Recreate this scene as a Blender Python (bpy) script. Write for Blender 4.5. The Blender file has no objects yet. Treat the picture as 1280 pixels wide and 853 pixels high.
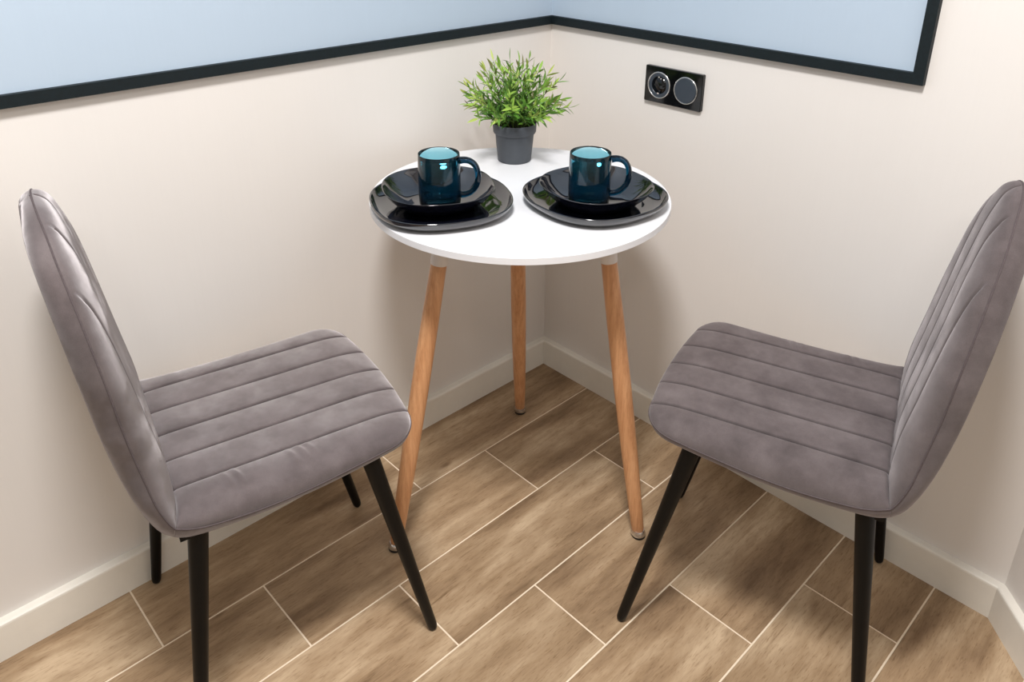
import bpy, bmesh, math, random
import numpy as np
from mathutils import Vector, Matrix

scene = bpy.context.scene
COL = scene.collection
random.seed(7)

# ------------------------------------------------------------------ camera
cam_data = bpy.data.cameras.new('camera')
cam = bpy.data.objects.new('camera', cam_data)
COL.objects.link(cam)
cam_data.sensor_fit = 'HORIZONTAL'
cam_data.sensor_width = 36.0
cam_data.lens = 979.353 * 36.0 / 1280.0
cam_data.shift_y = -(426.5 - 257.63) / 1280.0
cam_data.clip_start = 0.02
R_ = Matrix(((-0.72336783, 0.69043449, 0.00626016),
             (-0.25609704, -0.27671056, 0.92619953),
             (0.64121236, 0.66837974, 0.37698175))).transposed()
M_ = R_.to_4x4()
M_.translation = (1.44114551, 1.36304189, 1.31121105)
cam.matrix_world = M_
scene.camera = cam

# ------------------------------------------------------------------ world, lights, exposure
world = bpy.data.worlds.new('world')
scene.world = world
world.use_nodes = True
bg = world.node_tree.nodes['Background']
bg.inputs['Color'].default_value = (1.0, 0.93, 0.83, 1)
bg.inputs['Strength'].default_value = 0.43


def area_light(name, loc, size, power, color=(1, 0.985, 0.975), target=None):
    d = bpy.data.lights.new(name, 'AREA')
    d.shape = 'DISK'
    d.size = size
    d.energy = power
    d.color = color
    o = bpy.data.objects.new(name, d)
    COL.objects.link(o)
    o.location = loc
    if target:
        o.rotation_euler = (Vector(target) - Vector(loc)).to_track_quat('-Z', 'Y').to_euler()
    return o


area_light('overhead_light', (1.32, 1.08, 2.60), 0.40, 65)
area_light('overhead_light', (2.20, 2.20, 2.60), 0.42, 10)  # weak fill light, added unseen behind the camera

scene.view_settings.view_transform = 'Standard'
scene.view_settings.look = 'None'
scene.view_settings.gamma = 1.0
scene.view_settings.use_curve_mapping = False
scene.view_settings.exposure = -0.06


# ------------------------------------------------------------------ helpers
def srgb(r, g, b):
    f = lambda c: (c / 255 / 12.92) if c / 255 <= 0.04045 else ((c / 255 + 0.055) / 1.055) ** 2.4
    return (f(r), f(g), f(b), 1.0)


class NT:
    def __init__(self, name):
        self.m = bpy.data.materials.new(name)
        self.m.use_nodes = True
        self.t = self.m.node_tree
        self.b = self.t.nodes['Principled BSDF']
        self.out = self.t.nodes['Material Output']

    def n(self, typ, **kw):
        nd = self.t.nodes.new(typ)
        for k, v in kw.items():
            if k in nd.inputs.keys():
                nd.inputs[k].default_value = v
            else:
                setattr(nd, k, v)
        return nd

    def l(self, a, b):
        self.t.links.new(a, b)

    def ramp(self, fac, stops):
        r = self.n('ShaderNodeValToRGB')
        el = r.color_ramp.elements
        while len(el) < len(stops):
            el.new(0.5)
        for e, (p, c) in zip(el, stops):
            e.position = p
            e.color = c
        self.l(fac, r.inputs['Fac'])
        return r.outputs['Color']

    def noise(self, vec, scale, detail=4, rough=0.55):
        nd = self.n('ShaderNodeTexNoise', Scale=scale, Detail=detail, Roughness=rough)
        self.l(vec, nd.inputs['Vector'])
        return nd.outputs['Fac']

    def mapping(self, vec, scale=(1, 1, 1), loc=None):
        nd = self.n('ShaderNodeMapping')
        nd.inputs['Scale'].default_value = scale
        self.l(vec, nd.inputs['Vector'])
        if loc is not None:
            self.l(loc, nd.inputs['Location'])
        return nd.outputs['Vector']

    def objco(self):
        return self.n('ShaderNodeTexCoord').outputs['Object']

    def bump(self, h, strength, dist):
        nd = self.n('ShaderNodeBump', Strength=strength, Distance=dist)
        self.l(h, nd.inputs['Height'])
        self.l(nd.outputs['Normal'], self.b.inputs['Normal'])

    def mixc(self, fac, a, b, mode='MIX'):
        nd = self.n('ShaderNodeMix', data_type='RGBA', blend_type=mode)
        if isinstance(fac, float):
            nd.inputs[0].default_value = fac
        else:
            self.l(fac, nd.inputs[0])
        for s, i in ((a, 6), (b, 7)):
            if isinstance(s, tuple):
                nd.inputs[i].default_value = s
            else:
                self.l(s, nd.inputs[i])
        return nd.outputs[2]


def plain(name, col, rough=0.5, metal=0.0, var=0.06, nscale=40, **kw):
    """Single-colour material with slight procedural variation."""
    t = NT(name)
    f = t.noise(t.objco(), nscale)
    lo = tuple(c * (1 - var) for c in col[:3]) + (1,)
    hi = tuple(min(1, c * (1 + var)) for c in col[:3]) + (1,)
    t.l(t.ramp(f, [(0.3, lo), (0.7, hi)]), t.b.inputs['Base Color'])
    t.b.inputs['Roughness'].default_value = rough
    t.b.inputs['Metallic'].default_value = metal
    for k, v in kw.items():
        t.b.inputs[k.replace('_', ' ')].default_value = v
    return t.m


# ------------------------------------------------------------------ materials
def mat_wall(name, col):
    t = NT(name)
    co = t.objco()
    f = t.noise(t.mapping(co, (260, 260, 6)), 1.0, 3)
    f2 = t.noise(co, 3.0, 3)
    lo = tuple(c * 0.99 for c in col[:3]) + (1,)
    c1 = t.ramp(f, [(0.3, lo), (0.7, col)])
    c2 = t.ramp(f2, [(0.3, (0.985, 0.985, 0.985, 1)), (0.7, (1, 1, 1, 1))])
    t.l(t.mixc(1.0, c1, c2, 'MULTIPLY'), t.b.inputs['Base Color'])
    t.b.inputs['Roughness'].default_value = 0.62
    t.bump(f, 0.15, 0.0006)
    return t.m


def mat_tile():
    t = NT('wood_look_porcelain')
    co = t.objco()
    rnd = t.n('ShaderNodeObjectInfo').outputs['Random']
    mul = t.n('ShaderNodeVectorMath', operation='SCALE')
    mul.inputs[0].default_value = (37.0, 53.0, 19.0)
    t.l(rnd, mul.inputs['Scale'])
    off = mul.outputs['Vector']
    base = t.mapping(co, (1, 1, 1), off)
    warp = t.noise(t.mapping(base, (3, 8, 1)), 1.0, 3)
    wv = t.n('ShaderNodeVectorMath', operation='MULTIPLY_ADD')
    t.l(base, wv.inputs[0])
    wv.inputs[1].default_value = (1, 1, 1)
    comb = t.n('ShaderNodeCombineXYZ')
    mm = t.n('ShaderNodeMath', operation='MULTIPLY')
    t.l(warp, mm.inputs[0])
    mm.inputs[1].default_value = 0.022
    t.l(mm.outputs[0], comb.inputs['Y'])
    t.l(comb.outputs[0], wv.inputs[2])
    wco = wv.outputs['Vector']
    grain = t.noise(t.mapping(wco, (6, 110, 1)), 1.0, 6, 0.62)
    fine = t.noise(t.mapping(wco, (55, 420, 1)), 1.0, 3, 0.6)
    broad = t.noise(t.mapping(wco, (3.2, 13, 1)), 1.0, 5, 0.6)
    streak = t.noise(t.mapping(wco, (5, 60, 1)), 1.0, 5, 0.65)
    c = t.ramp(broad, [(0.30, srgb(120, 96, 72)), (0.50, srgb(162, 137, 108)), (0.68, srgb(197, 174, 145))])
    g = t.ramp(grain, [(0.30, (0.84, 0.81, 0.78, 1)), (0.52, (0.99, 0.985, 0.98, 1)), (0.75, (1.05, 1.05, 1.05, 1))])
    c = t.mixc(0.9, c, g, 'MULTIPLY')
    fi = t.ramp(fine, [(0.30, (0.62, 0.55, 0.48, 1)), (0.46, (1, 1, 1, 1))])
    c = t.mixc(0.75, c, fi, 'MULTIPLY')
    st = t.ramp(streak, [(0.27, (0.50, 0.42, 0.34, 1)), (0.39, (1, 1, 1, 1))])
    c = t.mixc(0.8, c, st, 'MULTIPLY')
    kn = t.n('ShaderNodeTexVoronoi', Scale=1.0)
    t.l(t.mapping(wco, (4.0, 11.0, 1)), kn.inputs['Vector'])
    kc = t.ramp(kn.outputs['Distance'], [(0.02, (0.36, 0.28, 0.21, 1)), (0.09, (1, 1, 1, 1))])
    c = t.mixc(0.75, c, kc, 'MULTIPLY')
    tone = t.ramp(rnd, [(0.0, (0.93, 0.92, 0.90, 1)), (1.0, (1.05, 1.04, 1.03, 1))])
    c = t.mixc(1.0, c, tone, 'MULTIPLY')
    t.l(c, t.b.inputs['Base Color'])
    t.b.inputs['Roughness'].default_value = 0.45
    t.b.inputs['Specular IOR Level'].default_value = 0.35
    t.bump(grain, 0.12, 0.0006)
    return t.m


def mat_velvet():
    t = NT('grey_velvet')
    co = t.objco()
    a = t.noise(co, 13.0, 4, 0.6)
    b = t.noise(co, 60.0, 3, 0.6)
    f = t.noise(co, 900.0, 2, 0.6)
    c = t.ramp(a, [(0.30, srgb(82, 74, 74)), (0.50, srgb(97, 88, 88)), (0.72, srgb(110, 101, 101))])
    cb = t.ramp(b, [(0.3, (0.90, 0.90, 0.90, 1)), (0.7, (1.06, 1.06, 1.06, 1))])
    c = t.mixc(0.8, c, cb, 'MULTIPLY')
    cf = t.ramp(f, [(0.3, (0.86, 0.86, 0.86, 1)), (0.7, (1.08, 1.08, 1.08, 1))])
    c = t.mixc(0.8, c, cf, 'MULTIPLY')
    t.l(c, t.b.inputs['Base Color'])
    t.b.inputs['Roughness'].default_value = 0.85
    t.b.inputs['Specular IOR Level'].default_value = 0.10
    t.b.inputs['Sheen Weight'].default_value = 0.52
    t.b.inputs['Sheen Roughness'].default_value = 0.5
    t.b.inputs['Sheen Tint'].default_value = (1.0, 0.93, 0.94, 1)
    # the pile lies over to one side of the chair (its local -X), unevenly brushed
    geo = t.n('ShaderNodeNewGeometry')
    nap = t.n('ShaderNodeVectorTransform', vector_type='VECTOR', convert_from='OBJECT', convert_to='WORLD')
    nap.inputs['Vector'].default_value = (-0.85, 0.15, -0.85)
    br = t.n('ShaderNodeMapRange')
    t.l(t.noise(co, 17.0, 3, 0.6), br.inputs['Value'])
    br.inputs['From Min'].default_value = 0.35
    br.inputs['From Max'].default_value = 0.65
    br.inputs['To Min'].default_value = 0.18
    br.inputs['To Max'].default_value = 0.38
    sc = t.n('ShaderNodeVectorMath', operation='SCALE')
    t.l(nap.outputs['Vector'], sc.inputs[0])
    t.l(br.outputs['Result'], sc.inputs['Scale'])
    ad = t.n('ShaderNodeVectorMath', operation='ADD')
    t.l(geo.outputs['Normal'], ad.inputs[0])
    t.l(sc.outputs['Vector'], ad.inputs[1])
    no = t.n('ShaderNodeVectorMath', operation='NORMALIZE')
    t.l(ad.outputs['Vector'], no.inputs[0])
    bp = t.n('ShaderNodeBump', Strength=0.25, Distance=0.0008)
    t.l(f, bp.inputs['Height'])
    t.l(no.outputs['Vector'], bp.inputs['Normal'])
    t.l(bp.outputs['Normal'], t.b.inputs['Normal'])
    return t.m


def mat_beech():
    t = NT('oiled_beech')
    co = t.objco()
    g = t.noise(t.mapping(co, (120, 120, 5)), 1.0, 4)
    fl = t.noise(t.mapping(co, (500, 500, 40)), 1.0, 2)
    c = t.ramp(g, [(0.28, srgb(186, 130, 88)), (0.5, srgb(204, 150, 106)), (0.72, srgb(217, 165, 121))])
    c2 = t.ramp(fl, [(0.34, (0.86, 0.82, 0.78, 1)), (0.5, (1, 1, 1, 1))])
    t.l(t.mixc(0.7, c, c2, 'MULTIPLY'), t.b.inputs['Base Color'])
    t.b.inputs['Roughness'].default_value = 0.4
    t.bump(g, 0.08, 0.0004)
    return t.m


def mat_glass():
    t = NT('teal_glass')
    t.b.inputs['Base Color'].default_value = (1, 1, 1, 1)
    t.b.inputs['Roughness'].default_value = 0.0
    t.b.inputs['IOR'].default_value = 1.47
    t.b.inputs['Transmission Weight'].default_value = 1.0
    va = t.n('ShaderNodeVolumeAbsorption')
    va.inputs['Color'].default_value = (0.0, 0.62, 0.73, 1)
    va.inputs['Density'].default_value = 540.0
    t.l(va.outputs[0], t.out.inputs['Volume'])
    return t.m


def mat_leaf():
    t = NT('artificial_leaf')
    at = t.n('ShaderNodeAttribute', attribute_name='tint')
    c = t.ramp(at.outputs['Fac'], [(0.0, srgb(40, 78, 24)), (0.35, srgb(84, 132, 42)), (0.62, srgb(136, 172, 66)),
                                   (0.80, srgb(170, 180, 92)), (1.0, srgb(92, 80, 62))])
    t.l(c, t.b.inputs['Base Color'])
    t.b.inputs['Roughness'].default_value = 0.5
    t.b.inputs['Transmission Weight'].default_value = 0.0
    return t.m


M = dict(
    wall=mat_wall('cream_wall_paint', srgb(227, 222, 217)),
    blue=mat_wall('pale_blue_wall_paint', srgb(176, 192, 208)),
    ceiling=plain('ceiling_white', srgb(240, 238, 233), 0.8, var=0.01),
    base=plain('baseboard_white', srgb(232, 227, 217), 0.45, var=0.015),
    rail=plain('black_green_moulding', srgb(13, 24, 28), 0.6, var=0.25, nscale=160, Specular_IOR_Level=0.3),
    tile=mat_tile(),
    grout=plain('cream_grout', srgb(232, 214, 190), 0.9, var=0.06, nscale=200),
    velvet=mat_velvet(),
    piping=plain('grey_piping', srgb(80, 70, 71), 0.9, var=0.15, nscale=300),
    thread_shade=plain('dark_thread_shade', srgb(72, 62, 65), 0.9, var=0.15, nscale=300),  # stitch colour kept dark to paint the shade in the creases
    blackmetal=plain('black_powder_coated_steel', srgb(9, 9, 9), 0.40, var=0.2, nscale=90, Specular_IOR_Level=0.18),
    beech=mat_beech(),
    white=plain('white_lacquer', srgb(226, 226, 229), 0.38, var=0.01),
    socket_white=plain('white_plastic_socket', srgb(222, 214, 208), 0.5, var=0.03),
    chrome=plain('chrome', srgb(215, 215, 217), 0.06, 1.0, var=0.02),
    rubber=plain('black_rubber', srgb(20, 20, 20), 0.7),
    plate=plain('black_glass', (0.0035, 0.004, 0.008, 1), 0.03, var=0.05, Specular_IOR_Level=0.85, Coat_Weight=0.5, Coat_Roughness=0.02),
    glass=mat_glass(),
    pot=plain('dark_grey_plastic', srgb(66, 70, 76), 0.55, var=0.08),
    soil=plain('dark_soil', srgb(24, 20, 17), 0.95, var=0.5, nscale=300),
    leaf=mat_leaf(),
    stem=plain('green_stem', srgb(84, 104, 40), 0.6, var=0.2, nscale=120),
    blackgloss=plain('glossy_black_panel', srgb(9, 10, 12), 0.08, var=0.1),
    greydisc=plain('dark_grey_plastic_disc', srgb(52, 60, 70), 0.35, var=0.05),
    steelring=plain('brushed_steel_ring', srgb(215, 215, 215), 0.25, 1.0, var=0.04),
)


# ------------------------------------------------------------------ mesh helpers
def link_mesh(name, verts, faces, mat, parent=None, smooth=True, sharp=None):
    me = bpy.data.meshes.new(name)
    me.from_pydata([tuple(v) for v in verts], [], faces)
    me.validate()
    bm = bmesh.new()
    bm.from_mesh(me)
    bmesh.ops.recalc_face_normals(bm, faces=bm.faces)
    if sharp is not None:
        for e in bm.edges:
            if len(e.link_faces) == 2 and e.calc_face_angle(0) > sharp:
                e.smooth = False
    bm.to_mesh(me)
    bm.free()
    if smooth:
        for p in me.polygons:
            p.use_smooth = True
    me.materials.append(mat)
    o = bpy.data.objects.new(name, me)
    COL.objects.link(o)
    if parent:
        o.parent = parent
    return o


def root(name, label, cat, loc=(0, 0, 0), rz=0.0, group=None):
    o = bpy.data.objects.new(name, None)
    o.empty_display_size = 0.05
    COL.objects.link(o)
    o.location = loc
    o.rotation_euler = (0, 0, rz)
    o['label'] = label
    o['category'] = cat
    if group:
        o['group'] = group
    return o


def structure(o, label=None):
    o['kind'] = 'structure'
    if label:
        o['label'] = label
    return o


def prism(poly, z0, z1, bevel=0.0):
    """Vertical prism over a plan polygon, optional chamfered top edge."""
    n = len(poly)
    V = [(x, y, z0) for x, y in poly]
    rings = [list(range(n))]
    F = [list(range(n))[::-1]]
    if bevel:
        cx = sum(p[0] for p in poly) / n
        cy = sum(p[1] for p in poly) / n
        V += [(x, y, z1 - bevel) for x, y in poly]
        # inset along both axes (plans here are axis-aligned or small)
        V += [(x - bevel * (1 if x > cx else -1), y - bevel * (1 if y > cy else -1), z1) for x, y in poly]
        rings += [list(range(n, 2 * n)), list(range(2 * n, 3 * n))]
    else:
        V += [(x, y, z1) for x, y in poly]
        rings += [list(range(n, 2 * n))]
    for a, b in zip(rings, rings[1:]):
        for i in range(n):
            j = (i + 1) % n
            F.append([a[i], a[j], b[j], b[i]])
    F.append(rings[-1])
    return V, F


def box(x0, x1, y0, y1, z0, z1):
    return prism([(x0, y0), (x1, y0), (x1, y1), (x0, y1)], z0, z1)


def lathe(profile, seg=48, n=2.0, rot=0.0, close_axis=True):
    """Surface of revolution; n > 2 squares the plan into a superellipse."""
    V, F = [], []
    idx = []
    for r, z in profile:
        if r < 1e-6:
            idx.append([len(V)])
            V.append((0, 0, z))
        else:
            row = []
            for k in range(seg):
                a = 2 * math.pi * k / seg
                c, s = math.cos(a), math.sin(a)
                q = (abs(c) ** n + abs(s) ** n) ** (-1.0 / n)
                row.append(len(V))
                V.append((r * q * math.cos(a + rot), r * q * math.sin(a + rot), z))
            idx.append(row)
    for a, b in zip(idx, idx[1:]):
        if len(a) == 1 and len(b) == 1:
            continue
        for k in range(seg):
            j = (k + 1) % seg
            if len(a) == 1:
                F.append([a[0], b[j], b[k]])
            elif len(b) == 1:
                F.append([a[k], a[j], b[0]])
            else:
                F.append([a[k], a[j], b[j], b[k]])
    return V, F


def tube(pts, radii, seg=16, cap=True):
    pts = [Vector(p) for p in pts]
    if not hasattr(radii, '__len__'):
        radii = [radii] * len(pts)
    V, F = [], []
    up = None
    rows = []
    for i, p in enumerate(pts):
        d = (pts[min(i + 1, len(pts) - 1)] - pts[max(i - 1, 0)]).normalized()
        if up is None:
            ref = Vector((0, 0, 1)) if abs(d.z) < 0.9 else Vector((1, 0, 0))
            up = (ref - d * ref.dot(d)).normalized()
        else:
            up = (up - d * up.dot(d)).normalized()
        s = d.cross(up)
        row = []
        for k in range(seg):
            a = 2 * math.pi * k / seg
            row.append(len(V))
            V.append(p + (up * math.cos(a) + s * math.sin(a)) * radii[i])
        rows.append(row)
    for a, b in zip(rows, rows[1:]):
        for k in range(seg):
            j = (k + 1) % seg
            F.append([a[k], a[j], b[j], b[k]])
    if cap:
        F.append(rows[0][::-1])
        F.append(rows[-1])
    return V, F


def merge(*vf):
    V, F = [], []
    for v, f in vf:
        o = len(V)
        V += list(v)
        F += [[i + o for i in q] for q in f]
    return V, F


# ------------------------------------------------------------------ the room
BT = 0.018            # baseboard thickness: floor meets baseboard faces at x = 0 and y = 0
WZ = 2.65
XM, YM = 2.9, 2.9
DA = Vector((0.730, 0.684, 0)).normalized()          # direction of the angled wall
NA = Vector((DA.y, -DA.x, 0))                         # its room-side normal
C3 = Vector((0.0, 1.2049, 0))                         # baseboard corner, right / angled wall
W3 = Vector((-BT, 0, 0))
# wall corner: right wall plane x=-BT and the angled plane shifted by BT
k = (-BT - (C3 - NA * BT).x) / DA.x
W3 = (C3 - NA * BT) + DA * k
AL = 1.3                                              # length of the angled wall
E3 = C3 - NA * BT + DA * AL

V, F = box(-BT - 0.1, XM, -BT - 0.1, -BT, -0.1, WZ)
wall_left = structure(link_mesh('wall_left', V, F, M['wall'], smooth=False), 'cream wall behind the left chair')
V, F = prism([(-BT - 0.1, -BT), (-BT, -BT), (W3.x, W3.y), (-BT - 0.1, W3.y + 0.04)], -0.1, WZ)
wall_right = structure(link_mesh('wall_right', V, F, M['wall'], smooth=False), 'cream wall with the black socket')
V, F = prism([(W3.x, W3.y), (E3.x, E3.y), (E3.x - NA.x * 0.1, E3.y - NA.y * 0.1),
              (W3.x - NA.x * 0.1, W3.y - NA.y * 0.1)], -0.1, WZ)
wall_angled = structure(link_mesh('wall_angled', V, F, M['wall'], smooth=False), 'angled cream wall at the far right')
V, F = box(-BT - 0.1, XM, -BT - 0.1, YM, WZ, WZ + 0.08)
structure(link_mesh('ceiling', V, F, M['ceiling'], smooth=False))

# floor: grout bed + tiles, each tile its own object
V, F = box(-BT - 0.1, XM, -BT - 0.1, YM, -0.1, -0.0012)
floor = structure(link_mesh('floor', V, F, M['grout'], smooth=False), 'wood-look tiled floor with cream joints')
TW, TL, G = 0.1875, 0.601, 0.0034
row_y0 = [-BT] + [0.1695 + TW * i for i in range(15)]
tile_cache = {}


def place_tile(x0, x1, y0, y1):
    x0 += G / 2; x1 -= G / 2; y0 += G / 2; y1 -= G / 2
    w, h = round(x1 - x0, 4), round(y1 - y0, 4)
    if w < 0.01 or h < 0.01:
        return
    key = (w, h)
    if key not in tile_cache:
        v, f = prism([(-w / 2, -h / 2), (w / 2, -h / 2), (w / 2, h / 2), (-w / 2, h / 2)], -0.008, 0.0, 0.0008)
        o = link_mesh('tile', v, f, M['tile'], floor, smooth=False)
        tile_cache[key] = o
    else:
        o = tile_cache[key].copy()
        COL.objects.link(o)
        o.parent = floor
    o.location = ((x0 + x1) / 2, (y0 + y1) / 2, 0)


def ang_x(y):
    """x of the angled wall's plane at a given y (tiles stop there)."""
    return W3.x + (y - W3.y) * DA.x / DA.y


for r, y0 in enumerate(row_y0):
    y1 = row_y0[r + 1] if r + 1 < len(row_y0) else YM
    xj = 0.585 - 0.2003 * r
    while xj > -BT:
        xj -= TL
    a = xj
    while a < XM:
        b = min(a + TL, XM)
        lo = max(a, -BT)
        if y1 > W3.y:
            lo = max(lo, ang_x(max(y0, W3.y)) - 0.08)
            if ang_x(y1) > b + 0.15:
                a += TL
                continue
        if b > lo:
            place_tile(lo, b, y0, y1)
        a += TL


# baseboards: profile with a small rounded top front edge
def baseboard(name, p0, p1, nrm, m0=0.0, m1=0.0):
    """p0,p1: front-face floor points; nrm: towards the room; m0/m1 mitre shifts of the back edge."""
    p0, p1 = Vector(p0), Vector(p1)
    d = (p1 - p0).normalized()
    prof = [(0, -0.002), (0, 0.074), (-0.0008, 0.0775), (-0.003, 0.0795), (-0.006, 0.080), (-BT, 0.080), (-BT, -0.002)]
    v = []
    for p, mm in ((p0, m0), (p1, m1)):
        for t, z in prof:
            q = p + nrm * t + d * (mm * (-t / BT))
            v.append((q.x, q.y, z))
    n = len(prof)
    f = [[i, (i + 1) % n, n + (i + 1) % n, n + i] for i in range(n)] + [list(range(n))[::-1], list(range(n, 2 * n))]
    return structure(link_mesh(name, v, f, M['base'], smooth=False))


baseboard('baseboard_left', (0, 0, 0), (XM, 0, 0), Vector((0, 1, 0)), -BT, 0)
baseboard('baseboard_right', (0, 0, 0), C3, Vector((1, 0, 0)), -BT, (W3 - C3).y)
baseboard('baseboard_angled', C3, C3 + DA * AL, NA, (W3 - C3).dot(DA), 0)

# black moulding around the pale blue field (mitred)
RT = 0.013                       # how far it stands out
z0r, z1r = 0.9945, 1.0145
yo, yi = 0.8865, 0.8668          # outer / inner edge of the upright at the end


def hexa(v):
    return v, [[0, 3, 2, 1], [4, 5, 6, 7], [0, 1, 5, 4], [1, 2, 6, 5], [2, 3, 7, 6], [3, 0, 4, 7]]


b_ = -BT
f_ = -BT + RT
V = [(b_, b_, z0r), (XM, b_, z0r), (XM, f_, z0r), (f_, f_, z0r),
     (b_, b_, z1r), (XM, b_, z1r), (XM, f_, z1r), (f_, f_, z1r)]
structure(link_mesh('trim_1', *hexa(V), M['rail'], smooth=False), 'black moulding along the left wall under the blue field')
V = [(b_, b_, z0r), (f_, f_, z0r), (f_, yo, z0r), (b_, yo, z0r),
     (b_, b_, z1r), (f_, f_, z1r), (f_, yi, z1r), (b_, yi, z1r)]
structure(link_mesh('trim_2', *hexa(V), M['rail'], smooth=False), 'black moulding along the right wall under the blue field')
V = [(b_, yi, z1r), (f_, yi, z1r), (f_, yo, z0r), (b_, yo, z0r),
     (b_, yi, 2.3), (f_, yi, 2.3), (f_, yo, 2.3), (b_, yo, 2.3)]
structure(link_mesh('trim_3', *hexa(V), M['rail'], smooth=False), 'black upright moulding ending the blue field')
# blue fields: thin painted boards fixed to the walls
V, F = box(-BT, XM, -BT, -BT + 0.0015, z1r, 2.3)
p = link_mesh('painted_field', V, F, M['blue'], wall_left, smooth=False)
p['label'] = 'pale blue field above the moulding'
V, F = box(-BT, -BT + 0.0015, -BT + 0.0015, yi, z1r, 2.3)
p = link_mesh('painted_field', V, F, M['blue'], wall_right, smooth=False)
p['label'] = 'pale blue field above the moulding'


# ------------------------------------------------------------------ chairs
def interp(keys, n, dens=None):
    """Monotone-ish cubic through key rows (list of tuples) -> (n, cols)."""
    K = np.array(keys, float)
    m = len(K)
    s = np.linspace(0, m - 1, n) if dens is None else dens
    out = []
    for t in s:
        i = min(int(t), m - 2)
        u = t - i
        p1, p2 = K[i], K[i + 1]
        p0 = K[i - 1] if i > 0 else 2 * p1 - p2
        p3 = K[i + 2] if i + 2 < m else 2 * p2 - p1
        t1, t2 = (p2 - p0) / 2, (p3 - p1) / 2
        out.append((2 * u**3 - 3 * u**2 + 1) * p1 + (u**3 - 2 * u**2 + u) * t1 + (-2 * u**3 + 3 * u**2) * p2 + (u**3 - u**2) * t2)
    return np.array(out)


HW = 0.207
GROOVES = [-0.14, -0.07, 0.0, 0.07, 0.14]


COLS = sorted(set([0.0, HW] + [round(c + o, 5) for c in (0.0, 0.07, 0.14) for o in
              (0, .0008, -.0008, .0016, -.0016, .0026, -.0026, .0040, -.0040, .0062, -.0062, .010, -.010, .016, -.016, .024, -.024, .035)
              if c + o >= 0] + [.180, .187, .193, .198, .2015, .204, .2058]))
COLS = [-c for c in COLS[:0:-1]] + COLS


def channel(x, fade):
    """Padding relief across the channels: rounded pads with a deep stitched crease between."""
    g = min(abs(x - c) for c in GROOVES)
    pad = min(g / 0.035, 1.0)
    h = 0.0026 * (1 - (1 - pad) ** 3.0) if abs(x) < 0.175 else 0.0026
    st = -0.0085 * math.exp(-(g / 0.0017) ** 2)
    return fade * (h - 0.0026 + st)


def wrinkle(x, y):
    """A few slack folds in the upholstery towards one rear side of the seat."""
    if x < .09:
        return 0.0
    h = 0.0
    for y0, a in ((-.312, .7), (-.296, 1.0), (-.214, .8), (-.198, 1.0), (-.183, .6)):
        c = y0 + .35 * (x - .17)
        h += a * math.exp(-((y - c) / .0036) ** 2)
    return .0036 * h * math.exp(-((x - .163) / .017) ** 2)


def P_y(S, T):
    return .5 * (S[0] + T[0])


def cushion(keys, widths, nst, fades, seatside, cap_end):
    """keys rows: Ty,Tz,Sy,Sz,By,Bz per station; widths: half-width per station."""
    # stations evenly spread along the surface (padding profile and outline together)
    sf_ = np.linspace(0, len(keys) - 1, 3000)
    Kf = interp(keys, 0, sf_)
    Wf = widths(sf_, Kf)
    step = np.sqrt((np.diff(Kf[:, :6], axis=0) ** 2).sum(1) / 2 + np.diff(Wf) ** 2)
    cum = np.concatenate([[0], np.cumsum(step)])
    par = np.interp(np.linspace(0, cum[-1], nst), cum, sf_)
    K = interp(keys, 0, par)
    Wd = widths(par, K)
    V, rows = [], []
    seamL, seamR = [], []
    stitches = {c: [] for c in GROOVES}
    for i in range(nst):
        T = K[i, 0:2]; S = K[i, 2:4]; B = K[i, 4:6]
        w = Wd[i]
        t = par[i] / (len(keys) - 1)
        fd = fades(t)
        nv = np.array([0.0, 1.0]) if seatside else np.array([1.0, 0.12])
        r = min(0.075, w * 0.75)
        row = []
        ycurve = (lambda x: -0.024 * (abs(x) / HW) ** 2.2 * max(0, (t - 0.6) / 0.4) ** 1.5) if seatside else (lambda x: 0.0)
        c_ = max(0.0, min(.185, w - .014))
        for X in COLS:
            ax = abs(X)
            if ax > c_:
                ax = c_ + (ax - c_) * (w - c_) / (HW - c_)
            x = math.copysign(ax, X)
            d = w - abs(x)
            pr = 1.0 if d >= r else max(0.0, 1 - (1 - d / r) ** 2.6) ** (1 / 2.0)
            P = S + (T - S) * pr + nv * (channel(x, fd) + (wrinkle(x, P_y(S, T)) if seatside else 0.0)) * min(1.0, d / (0.02 if seatside else 0.030))
            row.append(len(V)); V.append((x, P[0] + ycurve(x), P[1]))
            for c in GROOVES:
                if abs(x - c) < 1e-4 and fd > .45 and d > (.02 if seatside else .016) and i > 1:
                    stitches[c].append(V[-1])
        seamR.append((w, S[0] + ycurve(w), S[1]))
        seamL.append((-w, S[0] + ycurve(w), S[1]))
        # side band right: S -> B, rounded over the top of the backrest
        bul = np.array([-.78, .62]) * (0.0 if seatside else .0062 * max(0.0, min(1.0, (t - .50) / .45)) ** 1.5)
        for sgn, seq in ((1, (0.12, 0.4, 0.7, 0.92, 1.0)), ):
            for u in seq:
                ins = 0.012 * u ** 3
                P = S + (B - S) * u + bul * (4 * u * (1 - u))
                row.append(len(V)); V.append((max(0.0, w - ins), P[0] + ycurve(w), P[1]))
        for xx in (0.8, 0.4, 0.0, -0.4, -0.8):
            row.append(len(V)); V.append((max(0.0, w - 0.012) * xx, B[0] + ycurve(w * xx), B[1] - (0.002 if seatside else 0)))
        for u in (1.0, 0.92, 0.7, 0.4, 0.12):
            ins = 0.012 * u ** 3
            P = S + (B - S) * u + bul * (4 * u * (1 - u))
            row.append(len(V)); V.append((-max(0.0, w - ins), P[0] + ycurve(w), P[1]))
        rows.append(row)
    F = []
    n = len(rows[0])
    for a, b in zip(rows, rows[1:]):
        for j in range(n):
            jj = (j + 1) % n
            F.append([a[j], a[jj], b[jj], b[j]])
    F.append(rows[0][::-1])
    F.append(rows[-1])
    return V, F, seamL, seamR, stitches


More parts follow.
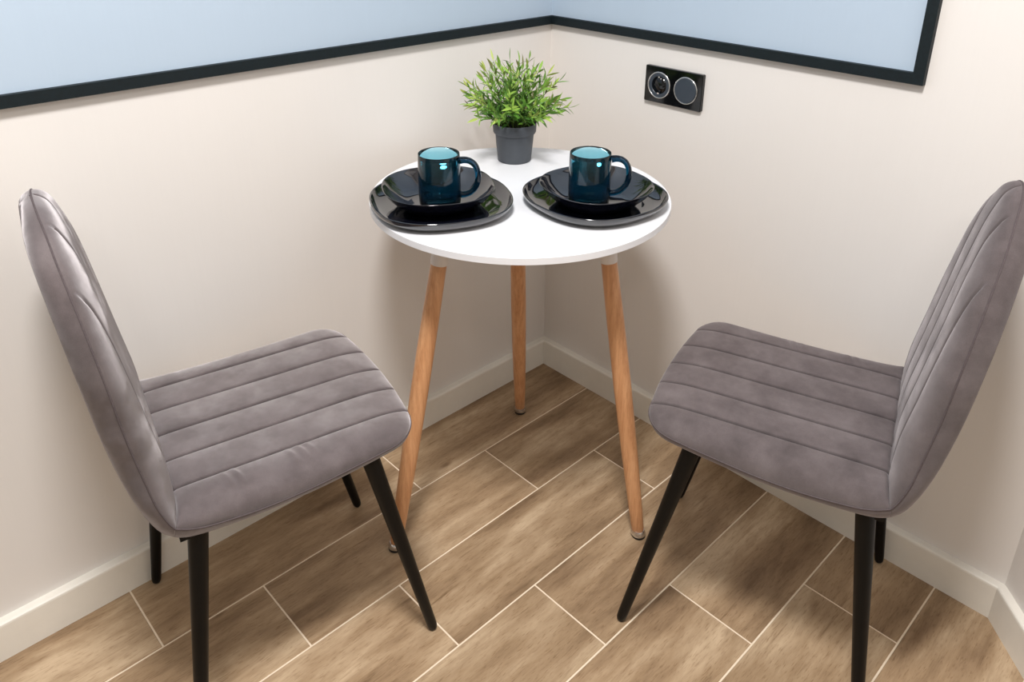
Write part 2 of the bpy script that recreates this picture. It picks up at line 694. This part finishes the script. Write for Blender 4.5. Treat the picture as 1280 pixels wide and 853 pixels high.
seat_keys = [
    (-.3905, .4800, -.398, .470, -.402, .4480),
    (-.384, .4865, -.391, .466, -.392, .4415),
    (-.370, .4880, -.376, .459, -.374, .4360),
    (-.340, .4885, -.346, .452, -.340, .4330),
    (-.270, .4885, -.275, .447, -.270, .4320),
    (-.190, .4885, -.200, .450, -.190, .4355),
    (-.110, .4890, -.115, .459, -.110, .4440),
    (-.060, .4885, -.062, .466, -.060, .4510),
    (-.032, .4860, -.033, .470, -.032, .4550),
    (-.012, .4820, -.012, .472, -.014, .4580),
    (-.001, .4770, -.001, .4725, -.004, .4610),
    (.003, .4730, .003, .4722, .000, .4640),
]


def seat_w(s, K):
    y = K[:, 2]
    w = np.full(len(y), HW)
    w = HW - 0.004 * np.clip((y + .2) / .2, 0, 1)
    yc = 0.003 - 0.070
    m = y > yc
    u = np.clip((y[m] - yc) / 0.070, 0, 1)
    w[m] -= 0.072 * (1 - np.sqrt(1 - u ** 2.2 * 0.9999))
    return w


back_keys = [
    (-.3905, .4800, -.398, .470, -.402, .448),
    (-.3870, .4900, -.4035, .480, -.4130, .4585),
    (-.3865, .5000, -.4090, .494, -.4220, .4730),
    (-.3870, .5200, -.4160, .518, -.4340, .5030),
    (-.3900, .5600, -.4230, .560, -.4475, .5530),
    (-.4010, .6300, -.4335, .630, -.4605, .625),
    (-.4135, .7100, -.4420, .710, -.4710, .710),
    (-.4275, .8000, -.4540, .800, -.4830, .800),
    (-.4390, .8600, -.4640, .860, -.4915, .860),
    (-.4480, .8920, -.4690, .892, -.4945, .8830),
    (-.4550, .9100, -.4730, .911, -.4945, .8940),
    (-.4640, .9200, -.4750, .920, -.4935, .8990),
    (-.4740, .9243, -.4760, .9246, -.4925, .9020),
]


def back_w(s, K):
    z = K[:, 3]
    hw = 0.193 + (HW - 0.193) * np.clip((0.66 - z) / 0.19, 0, 1) ** 1.5
    u = np.clip((z - 0.657) / (0.9249 - 0.657), 0, 1)
    return hw * (1 - u ** 1.9) ** (1 / 1.9)


def stitch_shading(stc, parent):
    for c in GROOVES:
        if len(stc[c]) > 3:
            v, f = tube(stc[c][::2], 0.0010, 6)
            link_mesh('stitch_shade', v, f, M['thread_shade'], parent)  # dark tube along the stitching, standing in for shade down the groove


def make_chair(name, label, loc, rz):
    t = root(name, label, 'chair', loc, rz, 'velvet chairs at the bistro table')
    v, f, sl, sr, stc = cushion(seat_keys, seat_w, 210, lambda u: max(0.0, min(1.0, (0.985 - u) / 0.20)), True, False)
    seat = link_mesh('seat', v, f, M['velvet'], t)
    path = sl + sr[::-1]
    pv, pf = tube(path, 0.0013, 6, False)
    link_mesh('piping', pv, pf, M['piping'], seat)
    stitch_shading(stc, seat)
    v, f, sl, sr, stc = cushion(back_keys, back_w, 210, lambda u: min(1.0, (1 - u) / 0.02), False, False)
    back = link_mesh('backrest', v, f, M['velvet'], t)
    path = sl + sr[::-1]
    pv, pf = tube(path, 0.0013, 6, False)
    link_mesh('piping', pv, pf, M['piping'], back)
    stitch_shading(stc, back)
    # under-frame: two cross rails and two side rails in dark steel
    parts = []
    for y0, y1 in ((-.394, -.360), (-.115, -.080)):
        zt = 0.4405 if y0 < -.3 else 0.446
        xw_ = .192 if y0 < -.3 else .165
        parts.append(box(-xw_, xw_, y0, y1, zt - .010, zt))
    for sx in (-1, 1):
        parts.append(merge(tube([(sx * .13, -.37, .431), (sx * .13, -.25, .430), (sx * .13, -.10, .441)], .005, 8)))
    link_mesh('mounting_frame', *merge(*parts), M['blackmetal'], t, smooth=False)

    def leg(top, foot):
        top, foot = Vector(top), Vector(foot)
        d = foot - top
        L = d.length
        ts = [0, .02, .25, .5, .75, .965, .982, .993, 1.0]
        rs = [.0150, .0150, .0137, .0122, .0107, .0094, .0088, .0072, .0045]
        return tube([top + d * u for u in ts], rs, 20)
    for sx in (-1, 1):
        link_mesh('leg', *leg((sx * .186, -.099, .455), (sx * .188, 0.002, 0.0)), M['blackmetal'], t)
    for sx in (-1, 1):
        link_mesh('leg', *leg((sx * .183, -.366, .446), (sx * .2055, -.425, 0.0)), M['blackmetal'], t)
    return t


def copy_tree(o, parent=None):
    c = o.copy()
    COL.objects.link(c)
    if parent:
        c.parent = parent
    for ch in list(o.children):
        copy_tree(ch, c)
    return c


rzL = math.atan2(0.98086474, 0.19469042)
rzR = math.atan2(-0.30721442, -0.95164032)
chair = make_chair('dining_chair', 'grey velvet chair with black legs left of the table, facing right',
                   (0.7625, 0.2984, 0), rzL)
chair2 = copy_tree(chair)
chair2.location = (0.34326, 0.65995, 0)
chair2.rotation_euler = (0, 0, rzR)
chair2['label'] = 'grey velvet chair with black legs right of the table, below the wall socket'

# ------------------------------------------------------------------ table
TX, TY, TZ = 0.4305, 0.3325, 0.752
TR = 0.2940
table = root('bistro_table', 'round white table on three splayed beech legs in the room corner', 'table', (TX, TY, 0))
prof = [(0, TZ - .014), (TR - .0009, TZ - .014), (TR, TZ - .0131), (TR, TZ - .0009),
        (TR - .0009, TZ), (0, TZ)]
link_mesh('table_top', *lathe(prof, 128), M['white'], table, sharp=math.radians(30))
feet = [(0.735, 0.274, .166, 0, 0), (0.3282, 0.609, .176, 0, 0), (0.2125, 0.119, .160, .008, -.0075)]
for fx, fy, r0, ox, oy in feet:
    a = math.atan2(fy - TY, fx - TX)
    u = Vector((math.cos(a), math.sin(a), 0))
    pt = u * r0 + Vector((ox, oy, TZ - .014))
    pb = u * math.hypot(fx - TX, fy - TY)
    d = (pb - pt)
    L = d.length
    dn = d / L
    # white socket collar
    c0, c1 = pt, pt + dn * 0.096
    lgo = tube([pt + dn * 0.086, pt + dn * 0.098, pt + d * .3, pt + d * .5, pt + d * .7, pt + d * .9, pb - dn * 0.019, pb - dn * 0.017],
               [.0150, .0155, .0175, .0182, .0172, .0146, .0132, .0120], 28)
    leg = link_mesh('leg', *lgo, M['beech'], table, sharp=math.radians(50))
    link_mesh('leg_socket', *tube([c0, c0 + dn * .002, c1 - dn * .003, c1], [.0180, .0180, .0168, .0160], 28),
              M['socket_white'], leg, sharp=math.radians(50))
    gv, gf = lathe([(0, 0), (.0135, 0), (.0142, .001), (.0142, .0062)], 24)
    link_mesh('glide_pad', [(x + pb.x, y + pb.y, z) for x, y, z in gv] , gf, M['rubber'], leg)
    gv, gf = lathe([(0.0140, .0058), (.0156, .0070), (.0163, .0110), (.0157, .0150), (.0140, .0195), (.0, .0200)], 24)
    link_mesh('foot_glide', [(x + pb.x - dn.x * z, y + pb.y - dn.y * z, z) for x, y, z in gv], gf, M['chrome'], leg, sharp=math.radians(50))


# ------------------------------------------------------------------ plates, bowls, mugs
def plate(label, x, y, R, rot, n=2.4):
    p = [(0, .0012), (R * .70, .0012), (R * .72, 0), (R * .79, 0), (R * .86, .0022), (R * .93, .0078), (R * .975, .0150), (R * .999, .0225),
         (R * .996, .0238), (R * .985, .0242), (R * .974, .0222), (R * .945, .0150), (R * .89, .0092), (R * .80, .0060), (R * .66, .0046), (0, .0042)]
    o = link_mesh('dinner_plate', *lathe(p, 96, n, rot), M['plate'])
    o.location = (x, y, TZ + .0002)
    o['label'] = label
    o['category'] = 'plate'
    o['group'] = 'black glass dinner plates on the table'
    return o


def bowl(label, x, y, R, rot, n=2.35):
    p = [(0, .001), (R * .46, .001), (R * .49, 0), (R * .55, 0), (R * .62, .0025), (R * .76, .0115), (R * .90, .0255), (R * .985, .0378), (R, .0405),
         (R * .996, .0412), (R * .985, .0405), (R * .955, .0355), (R * .87, .0255), (R * .73, .0138), (R * .62, .0075), (R * .52, .0046), (0, .0040)]
    o = link_mesh('soup_plate', *lathe(p, 96, n, rot), M['plate'])
    o.location = (x, y, TZ + .0046)
    o['label'] = label
    o['category'] = 'bowl'
    o['group'] = 'black glass soup plates on the dinner plates'
    return o


def mug(label, x, y, rot):
    h, R = .1045, .0388
    t = root('glass_mug', label, 'mug', (x, y, TZ + .0046 + .0043), rot, 'teal glass mugs on the soup plates')
    out = [(0, 0), (R * .80, 0), (R * .90, .0015), (R * .965, .006), (R * .99, .013), (R * 1.0, .030), (R * 1.0, .065), (R * .985, .094), (R * .972, h - .0012), (R * .958, h)]
    inn = [(R * .942, h - .0010), (R * .928, .094), (R * .918, .065), (R * .890, .030), (R * .868, .018), (R * .82, .0120), (R * .70, .0092), (0, .0085)]
    body = link_mesh('mug_body', *lathe(out + inn, 72), M['glass'], t)
    # handle in the local x-z plane: D-shaped loop
    c = [(R * .985, .0800), (R + .008, .0812), (R + .018, .0795), (R + .0265, .0735), (R + .0315, .0640), (R + .0330, .0530),
         (R + .0310, .0415), (R + .0255, .0315), (R + .0165, .0240), (R + .007, .0208), (R * .992, .0205)]
    pts = [(px, 0, pz * 1.10 + .004) for px, pz in c]
    K = interp(pts, 41)
    v, f = tube([tuple(q) for q in K], [.0053 + .0014 * abs(2 * i / 40 - 1) ** 3 for i in range(41)], 16)
    v = [(q[0], q[1] * 1.25, q[2]) for q in v]
    link_mesh('handle', v, f, M['glass'], t)
    return t


camdir = math.atan2(0.690, -0.723)       # along the table front, left to right in view
plate('black square-rounded dinner plate, left one, at the rim of the white table', 0.594, 0.2885, 0.1315, camdir + 0.30)
plate('black square-rounded dinner plate, right one, under the soup plate nearer the socket wall', 0.3660, 0.4695, 0.1305, camdir + 0.62)
bowl('black soup plate on the left dinner plate, under the left teal mug', 0.594, 0.281, 0.1040, camdir + 0.25)
bowl('black soup plate on the right dinner plate, under the right teal mug', 0.3715, 0.4765, 0.1025, camdir + 0.55)
mug('teal glass mug with handle standing in the left soup plate', 0.6045, 0.2985, camdir - 0.10)
mug('teal glass mug with handle standing in the right soup plate', 0.3975, 0.4815, camdir - 0.05)

# ------------------------------------------------------------------ potted plant
PX, PY = 0.2975, 0.1775
plant = root('potted_plant', 'small green artificial plant in a dark grey pot at the back of the table', 'plant', (PX, PY, TZ + .0002))
pp = [(0, 0), (.0355, 0), (.0368, .001), (.0425, .0625), (.0455, .0635), (.0470, .0665), (.0480, .0850), (.0474, .0862), (.0462, .0862), (.0452, .0850),
      (.0442, .068), (.0405, .060), (.0, .058)]
link_mesh('pot', *lathe(pp, 56), M['pot'], plant, sharp=math.radians(45))
rs = random.Random(3)
sv, sf = lathe([(.0438, .0700), (.040, .073), (.03, .0755), (.015, .077), (0, .0775)], 32)
sv = [(x, y, z + rs.uniform(-.0012, .0012)) for x, y, z in sv]
link_mesh('soil', sv, sf, M['soil'], plant)


def leaf_mesh(base, d, nrm, L, W, curl):
    """Slender pointed blade folded along its midrib, 6 stations."""
    s = d.cross(nrm).normalized()
    V, F = [], []
    prof = [(0, .12), (.2, .75), (.45, 1.0), (.7, .72), (.9, .28), (1.0, 0)]
    for u, w in prof:
        c = base + d * (L * u) - nrm * (curl * L * u * u)
        if w == 0:
            V.append(c)
        else:
            V += [c + s * (W / 2 * w) + nrm * (W * .18 * w), c, c - s * (W / 2 * w) + nrm * (W * .18 * w)]
    for i in range(4):
        a = i * 3
        F += [[a, a + 1, a + 4, a + 3], [a + 1, a + 2, a + 5, a + 4]]
    F += [[12, 13, 15], [13, 14, 15]]
    return V, F


def sprig(ang, tilt, length, r0):
    """One stem with its leaves; ang azimuth, tilt from vertical."""
    base = Vector((math.cos(ang) * r0, math.sin(ang) * r0, .074))
    out = Vector((math.cos(ang), math.sin(ang), 0))
    pts = []
    n = 9
    p = base.copy()
    wob = rs.uniform(-.5, .5)
    side = Vector((-out.y, out.x, 0))
    th = tilt * .45
    for i in range(n):
        pts.append(p.copy())
        th += tilt * .9 / n
        d = (out * math.sin(th) + Vector((0, 0, 1)) * math.cos(th) + side * wob * .25 * math.sin(i * .7)).normalized()
        p = p + d * (length / (n - 1))
    rad = [.00115 * (1 - .6 * i / (n - 1)) for i in range(n)]
    stem = link_mesh('stem', *tube(pts, rad, 6), M['stem'], plant)
    LV, LF, tint = [], [], []
    m = rs.randint(15, 21)
    for j in range(m):
        u = .16 + .84 * (j + 1) / m
        k = min(n - 2, int(u * (n - 1)))
        f = u * (n - 1) - k
        pos = pts[k].lerp(pts[k + 1], min(1, f))
        ax = (pts[k + 1] - pts[k]).normalized()
        ref = side if abs(ax.dot(side)) < .9 else Vector((0, 0, 1))
        a = j * 2.4 + rs.uniform(-.5, .5)
        e1 = ax.cross(ref).normalized()
        e2 = ax.cross(e1)
        radl = e1 * math.cos(a) + e2 * math.sin(a)
        spread = rs.uniform(.45, .95) if j < m - 1 else .1
        d = (ax * math.cos(spread) + radl * math.sin(spread)).normalized()
        nrm = (radl * math.cos(spread) - ax * math.sin(spread))
        nrm = (nrm - d * nrm.dot(d)).normalized() * -1
        L = rs.uniform(.019, .031)
        v, fc = leaf_mesh(pos, d, nrm, L, rs.uniform(.0045, .0068), rs.uniform(-.05, .25))
        o = len(LV)
        LV += v
        LF += [[i + o for i in q] for q in fc]
        b = min(1, max(0, .12 + .50 * u + rs.uniform(-.22, .22)))
        if rs.random() < .10 and u > .6:
            b = rs.uniform(.85, 1.0)
        tint += [b] * len(v)
    lo = link_mesh('leaves', LV, LF, M['leaf'], stem)
    lo['kind'] = 'stuff'
    at = lo.data.attributes.new('tint', 'FLOAT', 'POINT')
    at.data.foreach_set('value', tint)


NS = 58
for i in range(NS):
    q = (i + .5) / NS
    tilt = 0.10 + 1.05 * q ** .75 + rs.uniform(-.12, .12)
    length = .146 - .064 * q + rs.uniform(-.032, .022)
    sprig(i * 2.39996 + rs.uniform(-.25, .25), tilt, length, .005 + .026 * q ** .6)

# ------------------------------------------------------------------ socket with blank switch on the right wall
xw = -BT
sock = root('wall_socket', 'glossy black double plate with a round socket and plain dark disc on the right wall', 'socket', (xw, .3672, .8978))
# local: y along wall, z up, x out of the wall
hw_, hh_ = .0765, .0412


def roundrect(hw, hh, r, seg=6):
    pts = []
    for cx, cy, a0 in ((hw - r, hh - r, 0), (-hw + r, hh - r, 90), (-hw + r, -hh + r, 180), (hw - r, -hh + r, 270)):
        for i in range(seg + 1):
            a = math.radians(a0 + 90 * i / seg)
            pts.append((cx + r * math.cos(a), cy + r * math.sin(a)))
    return pts


def slab_yz(hw, hh, r, x0, x1, bev=.0012):
    V, F = [], []
    rows = []
    for x, ins in ((x0, 0), (x1 - bev, 0), (x1, bev)):
        ring = roundrect(hw - ins, hh - ins, max(.0005, r - ins))
        rows.append(list(range(len(V), len(V) + len(ring))))
        V += [(x, a, b) for a, b in ring]
    n = len(rows[0])
    for a, b in zip(rows, rows[1:]):
        for i in range(n):
            j = (i + 1) % n
            F.append([a[i], a[j], b[j], b[i]])
    F += [rows[0][::-1], rows[-1]]
    return V, F


def lathe_x(profile, cy, cz, seg=48):
    v, f = lathe(profile, seg)
    return [(z, x + cy, y + cz) for x, y, z in v], f


link_mesh('cover_plate', *slab_yz(hw_, hh_, .003, 0, .0095), M['blackgloss'], sock, smooth=False)
for cy in (-.0362, .0354):
    link_mesh('ring', *lathe_x([(.0278, .0094), (.0278, .0112), (.0285, .0118), (.0300, .0118), (.0307, .0112), (.0307, .0094)], cy, 0), M['steelring'], sock)
# socket insert with a recessed well (built as a raised collar round a lower floor)
ins = link_mesh('socket_insert', *lathe_x([(.0278, .0096), (.0278, .0112), (.0262, .0114), (.0215, .0112), (.0203, .0106), (.0200, .0097), (0, .0097)], -.0362, 0), M['greydisc'], sock)
link_mesh('well_floor', *lathe_x([(.0199, .0097), (.0199, .0100), (0, .0100)], -.0362, 0), M['blackgloss'], ins)
for dz in (.0185, -.0185):
    v, f = box(.0098, .0125, -.0362 - .0025, -.0362 + .0025, dz - .0016, dz + .0016)
    link_mesh('earth_clip', v, f, M['chrome'], ins, smooth=False)
for dy in (-.0095, .0095):
    link_mesh('pin_hole', *lathe_x([(.0030, .0099), (.0030, .0106), (.0023, .0106), (.0023, .0101), (0, .0101)], -.0362 + dy, 0, 20), M['rubber'], ins)
link_mesh('round_disc', *lathe_x([(.0278, .0096), (.0278, .0120), (.0268, .0132), (.0, .0136)], .0354, 0), M['greydisc'], sock, sharp=math.radians(40))
